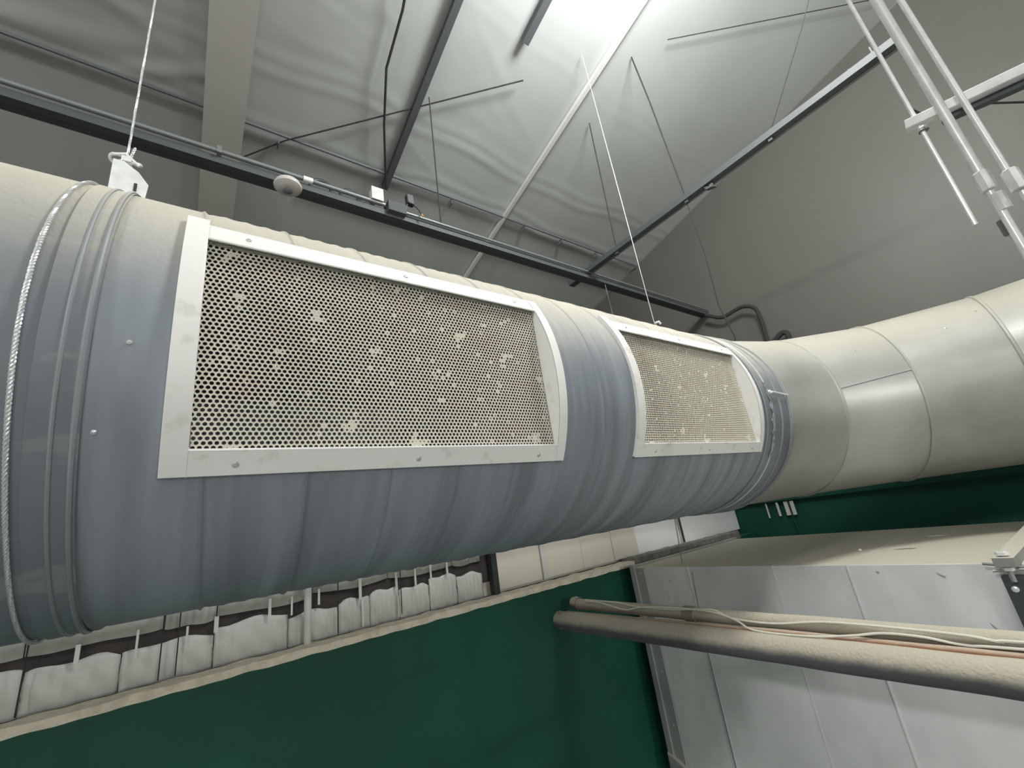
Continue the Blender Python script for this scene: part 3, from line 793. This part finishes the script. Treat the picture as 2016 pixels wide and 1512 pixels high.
# dark duct liner seen through the holes
# ------------------------------------------------------------------ suspension ropes
def rope(path, r, turns):
    """three twisted strands"""
    P_ = [Vector(p) for p in path]; b = MB()
    L_ = [0]
    for i in range(1, len(P_)): L_.append(L_[-1]+(P_[i]-P_[i-1]).length)
    for s in range(3):
        pts = []
        a = None
        for i, p in enumerate(P_):
            t = (P_[min(i+1, len(P_)-1)]-P_[max(i-1, 0)]).normalized()
            if a is None:
                up = Vector((0,0,1)) if abs(t.z) < .9 else Vector((1,0,0)); a = t.cross(up).normalized()
            a = (a-t*a.dot(t)).normalized(); c = t.cross(a)
            w = L_[i]*turns*2*math.pi+s*2*math.pi/3
            pts.append(p+(a*math.cos(w)+c*math.sin(w))*r*.52)
        b.tube(pts, r*.56, 6)
    return b
RX = -.222
hr = thing('wire_rope_hanger', 'steel wire rope looped around the left of the duct and up to the roof', 'hanger', (RX, CY, CZD+R))
loop = [cylp(RX+.004*math.sin(2*i/200*math.pi), math.pi/2-math.radians(4)-2*math.pi*i/700*.975, R+.0045) for i in range(700)]
build('rope_loop', rope(loop, .0036, 50), 'rope', hr, smooth=True)
up = [(RX, CY, z) for z in [1.03+.006*i for i in range(int((RZ(CY)-.02-1.03)/.006))]]
build('rope', rope(up, .0034, 50), 'rope', hr, smooth=True)
# bent bracket that holds the rope on top of the duct
zt = CZD+R
b = MB(); x = RX+.012; yb = CY-.075
build('saddle', MB().prism([(CY-.055, zt-.012), (CY+.035, zt-.012), (CY+.035, zt+.155), (CY-.015, zt+.172), (CY-.055, zt+.150)], 0, x-.030, x-.0265), 'zinc', hr)
build('saddle_plate', MB().prism([(x-.03, zt-.012), (x+.040, zt-.012), (x+.050, zt+.130), (x+.026, zt+.165), (x-.008, zt+.190), (x-.03, zt+.190)], 1, CY-.058, CY-.055), 'zinc', hr)
build('slot', MB().box(x+.02, x+.027, CY-.0592, CY-.058, zt+.098, zt+.125), 'dark', hr, label='dark slot in the bracket')
build('bolt', MB().lathe([(.007, 0), (.007, .006), (.003, .007)], (x+.022, CY-.058, zt+.085), (0, -1, 0), 6), 'dark', hr)
build('rope_tail', rope([(RX-.006, CY-.04, zt+.17+.004*i) for i in range(10)], .005, 36), 'rope', hr, smooth=True)
build('rope_tail', rope([(RX+.010+.0006*i, CY-.012, 1.165+.004*i) for i in range(10)], .0035, 36), 'rope', hr, smooth=True)
cb = MB()
cb.tube([(RX+.034*math.cos(a)*(1 if math.cos(a) > 0 else 1.0), CY-.01+.012*math.sin(a*2), 1.145+.010*math.sin(a)) for a in [2*math.pi*i/20 for i in range(21)]], .004, 8, cap=False)
cb.tube([(RX-.028, CY-.02, 1.15), (RX+.0, CY-.024, 1.160), (RX+.032, CY-.02, 1.132)], .0045, 8)
cb.box(RX-.008, RX+.014, CY-.026, CY-.006, 1.135, 1.152)
build('wire_clamp', cb, 'zinc', hr, smooth=True)
build('rope_neck', rope([(RX-.004+.0002*i, CY-.02, 1.06+.004*i) for i in range(22)], .0045, 36), 'rope', hr, smooth=True)
# second hanger, farther along
RX2 = 2.265
h2 = thing('wire_rope_hanger', 'thin wire rope hanger rising from the duct above the farther grille', 'hanger', (RX2, CY, CZD+R))
build('rope', MB().tube([(RX2, CY, zt+.12), (RX2, CY, RZ(CY)-.02)], .0028, 6), 'rope', h2, smooth=True)
build('rope_loop', ringtube(RX2-.02, R+.006, .0045, 96, 6), 'rope', h2, smooth=True)
build('rope_leg', MB().tube([(RX2, CY, zt+.14), (RX2-.028, CY-.05, zt+.0)], .0055, 6), 'rope', h2, smooth=True)
build('rope_leg', MB().tube([(RX2, CY, zt+.14), (RX2+.035, CY-.05, zt+.0)], .0055, 6), 'rope', h2, smooth=True)
cb = MB(); cb.tube([(RX2-.01, CY-.01, zt+.14), (RX2+.03, CY-.014, zt+.155), (RX2+.045, CY-.014, zt+.142)], .007, 8)
build('wire_clamp', cb, 'zinc', h2, smooth=True)

# ------------------------------------------------------------------ bright trapeze hanger at the upper right
tz = thing('trapeze_hanger', 'bright strut bar held by the leftmost thin rod at the upper right', 'hanger', (1.5, 0, .86))
d = Vector((0.013, -.2, -.036)).normalized()
p0 = Vector((1.497, .024, .868)); p1 = p0 + Vector((.0, -1.10, -.21))
def obar(a, b_, w, h):
    a, b_ = Vector(a), Vector(b_); t = (b_-a).normalized(); s_ = t.cross(Vector((0,0,1))).normalized()*w/2; u = s_.cross(t).normalized()*h/2
    if u.z < 0: u = -u
    return MB().hexa([a-s_-u, b_-s_-u, b_+s_-u, a+s_-u, a-s_+u, b_-s_+u, b_+s_+u, a+s_+u])
build('strut_bar', obar(p0, p1, .026, .026), 'strutw', tz, bevel=.002)
build('lower_strut', obar(p0+Vector((.02, -.06, -.03)), p1+Vector((.02, 0, -.03)), .020, .018), 'strut', tz)
rr = thing('threaded_rod', 'thin bright rod passing through the end of the bright strut bar', 'rod', (1.5, 0, .53))
build('rod', MB().tube([(1.5, .003, .53), (1.5, -.004, RZ(0)-.03)], .0050, 10), 'zinc', rr, smooth=True)
build('nut', MB().lathe([(.009, 0), (.009, .006), (.006, .007)], (1.5, 0, .838), (0, 0, 1), 6), 'zinc', rr)
build('washer', MB().lathe([(.011, 0), (.011, .002)], (1.5, 0, .829), (0, 0, 1), 16), 'conduit', rr)
r2 = thing('threaded_rod', 'thickest bright rod crossing in front of the strut bar', 'rod', (1.45, -.045, 0))
xx = 1.45
def sc(y, z, x=xx): return (x, y*x/1.5, z*x/1.5)
build('rod', MB().tube([sc(-.045, .63), sc(-.050, 2.6)], .0098, 14), 'zinc', r2, smooth=True)
build('lower_rod', MB().tube([sc(-.0435, -.71), sc(-.0435, .62)], .0080, 12), 'zinc', r2, smooth=True)
build('coupling', MB().lathe([(.0135, 0), (.0150, .002), (.0150, .050), (.0135, .052)], sc(-.0445, .595), (0, 0, 1), 8), 'zinc', r2)
build('coupling', MB().lathe([(.0125, 0), (.0125, .045)], sc(-.050, .535), (0, 0, 1), 8), 'zinc', r2)
r3 = thing('threaded_rod', 'bright rod at the far right of the three with a coupling nut', 'rod', (1.42, -.075, 0))
build('rod', MB().tube([sc(-.082, .62, 1.43), sc(-.086, 2.6, 1.43)], .0066, 12), 'zinc', r3, smooth=True)
build('coupling', MB().lathe([(.0125, 0), (.0140, .002), (.0140, .052), (.0125, .054)], sc(-.084, .565, 1.43), (0, 0, 1), 8), 'zinc', r3)
build('lower_rod', MB().tube([sc(-.085, -.71, 1.43), sc(-.085, .56, 1.43)], .0066, 12), 'zinc', r3, smooth=True)
r4 = thing('threaded_rod', 'very thin rod hanging behind the thick rod below the strut bar', 'rod', (1.53, -.037, 0))
build('rod', MB().tube([sc(-.037, -.66, 1.53), sc(-.036, 2.5, 1.53)], .0026, 8), 'zinc', r4, smooth=True)
build('coupling', MB().lathe([(.010, 0), (.010, .04)], sc(-.036, .475, 1.53), (0, 0, 1), 8), 'conduit', r4)
wirething([(1.62, .0, .98), (1.62, -.02, .93), (1.62, -.05, .90), (1.62, -.12, .87), (1.64, -.2, .80), (1.66, -.3, .74)], .003, 'slack dark wire drooping behind the bright strut bar')

# ------------------------------------------------------------------ rectangular duct
XF, XB, ZT, YE = 2.6, 4.06, -.415, 2.215
ZBm = -1.75
bx = thing('box_duct', 'large rectangular sheet metal duct at lower right with a dusty top', 'duct', (3.3, .5, ZBm))
def boxpart(y0, y1, x0=XF):
    # cross-broken sheet: top and front slightly crowned
    b = MB(); b.box(x0, XB, y0, y1, ZBm, ZT); return b
cuts = [YE, 1.795, 1.27, .915, .40, -.25, -.9, -1.8, -4.0]
for i in range(len(cuts)-1):
    build('duct_section', boxpart(cuts[i+1]+.0015, cuts[i]-.0015), 'box', bx, bevel=.003)
for i, y in enumerate(cuts[1:-1]):
    s_ = .005 if i != 1 else .002
    b = MB(); b.box(XF-s_, XF+.01, y-.003, y+.003, ZBm, ZT+.001); build('standing_seam', b, 'box', bx)
# end flange toward the partition
b = MB(); b.box(XF-.030, XF+.001, YE-.012, YE+.030, ZBm-.03, ZT+.02)
build('end_flange', b, 'boxf', bx, bevel=.003)
b = MB(); b.box(XF-.016, XF, YE-.085, YE-.012, ZBm, ZT); build('flange_strip', b, 'boxf', bx, bevel=.004)
b = MB(); b.box(XF+.001, XB, YE, YE+.03, ZT-.01, ZT+.012); build('top_flange', b, 'boxf', bx)
for z in (-.45, -.75, -1.05, -1.35): build('rivet', MB().lathe([(.006, 0), (.006, .003), (0, .005)], (XF-.016, YE-.05, z), (-1, 0, 0), 8), 'screw', bx)
build('corner_piece', MB().hexa([(XF-.04,YE-.10,-1.63),(XF+.0,YE-.10,-1.63),(XF,YE+.03,-1.60),(XF-.04,YE+.03,-1.60),(XF-.04,YE-.10,-1.56),(XF,YE-.10,-1.56),(XF,YE+.03,-1.50),(XF-.04,YE+.03,-1.50)]), 'boxf', bx, bevel=.006)
# dark marks on the sheet metal
for (y, z, dy, dz, w) in ((.60, -.445, -.03, -.02, .010), (.505, -.62, -.035, -.05, .008), (.475, -.64, -.02, -.05, .006)):
    b = MB(); b.tube([(XF+.003, y, z), (XF+.003, y+dy*.5, z+dz*.6), (XF+.003, y+dy, z+dz)], .001, 8, radii=[.002, w*.55, w*.7]); build('scuff', b, 'seal', bx, smooth=True)
for (y, z) in ((.80, -.447), (1.95, -.50), (1.99, -.60)): build('dimple', MB().lathe([(.006, 0), (.004, .002), (0, .002)], (XF, y, z), (-1, 0, 0), 10), 'boxf', bx)
# loose debris on the top
for (x, y, r_, l) in ((3.05, .83, .006, 'small dark scrap lying on the box duct top, nearer one'), (3.5, .78, .005, 'small dark scrap lying on the box duct top toward the wall')):
    o = build('debris', MB().tube([(x, y, ZT+r_*.9), (x+.02, y-.05, ZT+r_*.9), (x+.015, y-.09, ZT+r_*.7)], r_, 6, radii=[r_*.5, r_, r_*.4]), 'boxf', smooth=True); tag(o, l, 'debris')
o = build('debris', MB().lathe([(.0, 0), (.008, .002), (.009, .008), (.004, .014), (0, .015)], (3.04, .98, ZT), (0, 0, 1), 10), 'strap', smooth=True); tag(o, 'tiny pale lump of dust on the box duct top', 'debris')
# corner support: strut over the top, channel down the face, rod with nuts and hanging clip
sp = thing('duct_support', 'strut support with nuts and channel on the corner of the box duct', 'support', (2.55, .36, -.42))
build('top_strut', MB().hexa([(2.50,.335,ZT+.0),(4.0,.30,ZT+.0),(4.0,.375,ZT+.0),(2.50,.395,ZT+.0),(2.50,.335,ZT+.035),(4.0,.30,ZT+.035),(4.0,.375,ZT+.035),(2.50,.395,ZT+.035)]), dusty('support_dusty', (.30,.30,.28), DUST, .6, .2, .1, .7), sp, bevel=.002)
build('channel', MB().box(XF-.045, XF-.006, .335, .40, -1.75, -.455), 'strut', sp, bevel=.002)
build('rod', MB().tube([(2.53, .365, -.47), (2.53, .365, -.36)], .008, 8), 'boxf', sp)
for z in (-.375, -.43): build('nut', MB().lathe([(.020, 0), (.020, .012), (.010, .014)], (2.53, .365, z), (0, 0, 1), 6), 'zinc', sp)
build('wing', MB().tube([(2.53, .43, -.405), (2.53, .31, -.42)], .005, 6), 'conduit', sp)
build('wing', MB().tube([(2.53, .41, -.432), (2.53, .32, -.425)], .006, 6), 'boxf', sp)
build('bolt', MB().lathe([(.011, 0), (.011, .008), (.004, .010)], (XF-.045, .375, -.50), (-1, 0, 0), 8), 'zinc', sp)

# ------------------------------------------------------------------ pipes
def bumpy(pts, r, n=22, amp=.03, seed=0):
    P_ = [Vector(pts[0]).lerp(Vector(pts[1]), i/70) for i in range(71)]
    return MB().tube(P_, r, n, radii=[r*(1+amp*wob(i*.5, seed)) for i in range(71)])
pi = thing('insulated_pipe', 'thick dusty insulated pipe leaving the green wall toward the right', 'pipe', (1.94, .8, -.67))
build('insulation', bumpy([(1.94, 2.36, -.615), (1.94, -3.5, -.625)], .053, seed=2), 'pipe', pi, smooth=True)
b = MB()
for i in range(26):
    a = random.uniform(0, 2*math.pi); rr_ = random.uniform(.035, .055); 
    p = Vector((1.94+rr_*math.cos(a), 2.30, -.615+rr_*math.sin(a)))
    b.tube([p, p+Vector((random.uniform(-.012,.012), random.uniform(.0,.03), random.uniform(-.006,.014)))], .0035, 5)
o = build('frayed_end', b, 'pipe', pi)
p2 = thing('insulated_pipe', 'thinner dusty pipe behind the thick one, carrying white wires', 'pipe', (2.0, .8, -.56))
build('insulation', bumpy([(2.01, 2.25, -.530), (2.01, -3.5, -.560)], .030, 18, .05, 5), dusty('pipe_wrap', (0.30, 0.26, 0.22), (0.50, 0.46, 0.37), 0.85, 0, -.5, .5, 20, .5), p2, smooth=True)
build('frayed_end', MB().lathe([(.0, 0), (.036, .0), (.040, .02), (.034, .05), (.0, .055)], (2.01, 2.22, -.527), (0, 1, 0), 14), 'pipe', p2, smooth=True)
p3 = thing('copper_pipe', 'slim copper pipe lying between the two dusty pipes', 'pipe', (1.975, .8, -.58))
build('pipe', MB().tube([(1.972, 2.3, -.578), (1.970, 1.5, -.572), (1.965, 1.0, -.566), (1.955, -3.5, -.575)], .013, 12), 'copper', p3, smooth=True)
wl = smoothpath([(1.98, 2.128, -.502), (1.975, 2.002, -.505), (1.97, 1.816, -.530), (1.97, 1.707, -.512), (1.97, 1.499, -.503), (1.97, 1.295, -.508), (1.965, 1.182, -.533), (1.94, 1.094, -.560), (1.935, .891, -.560), (1.95, .75, -.548), (1.965, .656, -.535), (1.965, .548, -.536), (1.97, .45, -.550), (1.965, .3, -.545), (1.97, -.6, -.54), (1.97, -3.4, -.55)], 5)
tag(build('cable', MB().tube(wl, .0042, 8), 'wirew', smooth=True), 'white wire on the pipes that dips lower onto the thick pipe', 'wire')
wl = smoothpath([(1.985, 2.128, -.497), (1.985, 1.884, -.500), (1.98, 1.742, -.512), (1.975, 1.504, -.512), (1.975, 1.293, -.500), (1.972, 1.205, -.528), (1.975, 1.033, -.537), (1.98, .839, -.518), (1.975, .621, -.517), (1.97, .446, -.522), (1.97, .367, -.532), (1.968, .30, -.527), (1.975, -.6, -.52), (1.975, -3.4, -.53)], 5)
tag(build('cable', MB().tube(wl, .0042, 8), 'wirew', smooth=True), 'white wire on the pipes that stays higher on the thinner pipe', 'wire')
o = build('tape_strap', MB().lathe([(.034, 0), (.0355, .002), (.0355, .058), (.034, .06)], (2.01, 1.40, -.534), (0, 1, 0), 16), 'tape', smooth=True)
tag(o, 'grey tape wrapped around the thinner pipe and wires', 'tape')
o = build('pipe_support', MB().box(1.38, 2.10, -.10, -.02, -.712, -.678), 'strutw', bevel=.002)
tag(o, 'bright strut under the two dusty pipes, just past the right edge', 'strut')
o = build('threaded_rod', MB().tube([(1.497, -1.03, .60), (1.497, -1.03, RZ(-1.03)-.03)], .005, 8), 'zinc', smooth=True)
tag(o, 'bright rod holding the far end of the trapeze bar past the right edge', 'rod')

# ------------------------------------------------------------------ thin wires near the box duct and above the coupling
wirething([(2.585, 1.76, -.44), (2.585, 1.785, -.75), (2.585, 1.79, -1.5), (2.585, 1.8, -1.74)], .0032, 'pale thin rod down the shaded left part of the box duct', 'conduit', 'rod')
wirething([(2.75, 1.90, -.095), (2.75, 1.93, -.415)], .003, 'thin wire from the duct underside to the box duct top', 'conduit')

# ------------------------------------------------------------------ lamps
lp0 = None
names = ['high bay lamp hanging above the top of the picture', 'high bay lamp hanging at the left end of the room', 'added fill lamp far behind the viewer on the left', 'added fill lamp far behind the viewer on the right', 'nearest added fill lamp behind the viewer']
for i, (x, y, z, w) in enumerate(LAMPS):
    if lp0 is None:
        lp0 = thing('high_bay_lamp', names[0], 'lamp', (x, y, z), 'high bay lamps')
        build('housing', MB().lathe([(.03, .16), (.05, .15), (.09, .06), (.15, .03), (.16, .0), (.15, -.01), (0, -.01)], (x, y, z), (0, 0, 1), 32), 'lampbody', lp0, smooth=True)
        build('lens', MB().lathe([(.13, -.010), (.13, -.018), (0, -.020)], (x, y, z), (0, 0, 1), 32), 'lens', lp0)
        build('cable', MB().tube([(x, y, z+.15), (x, y, RZ(y)-.02)], .006, 8), 'dark', lp0, smooth=True)
    else:
        c = copy_tree(lp0); c.location = (x, y, z+CZ); c['label'] = names[i]  # the last three fixtures go with the added fill lights
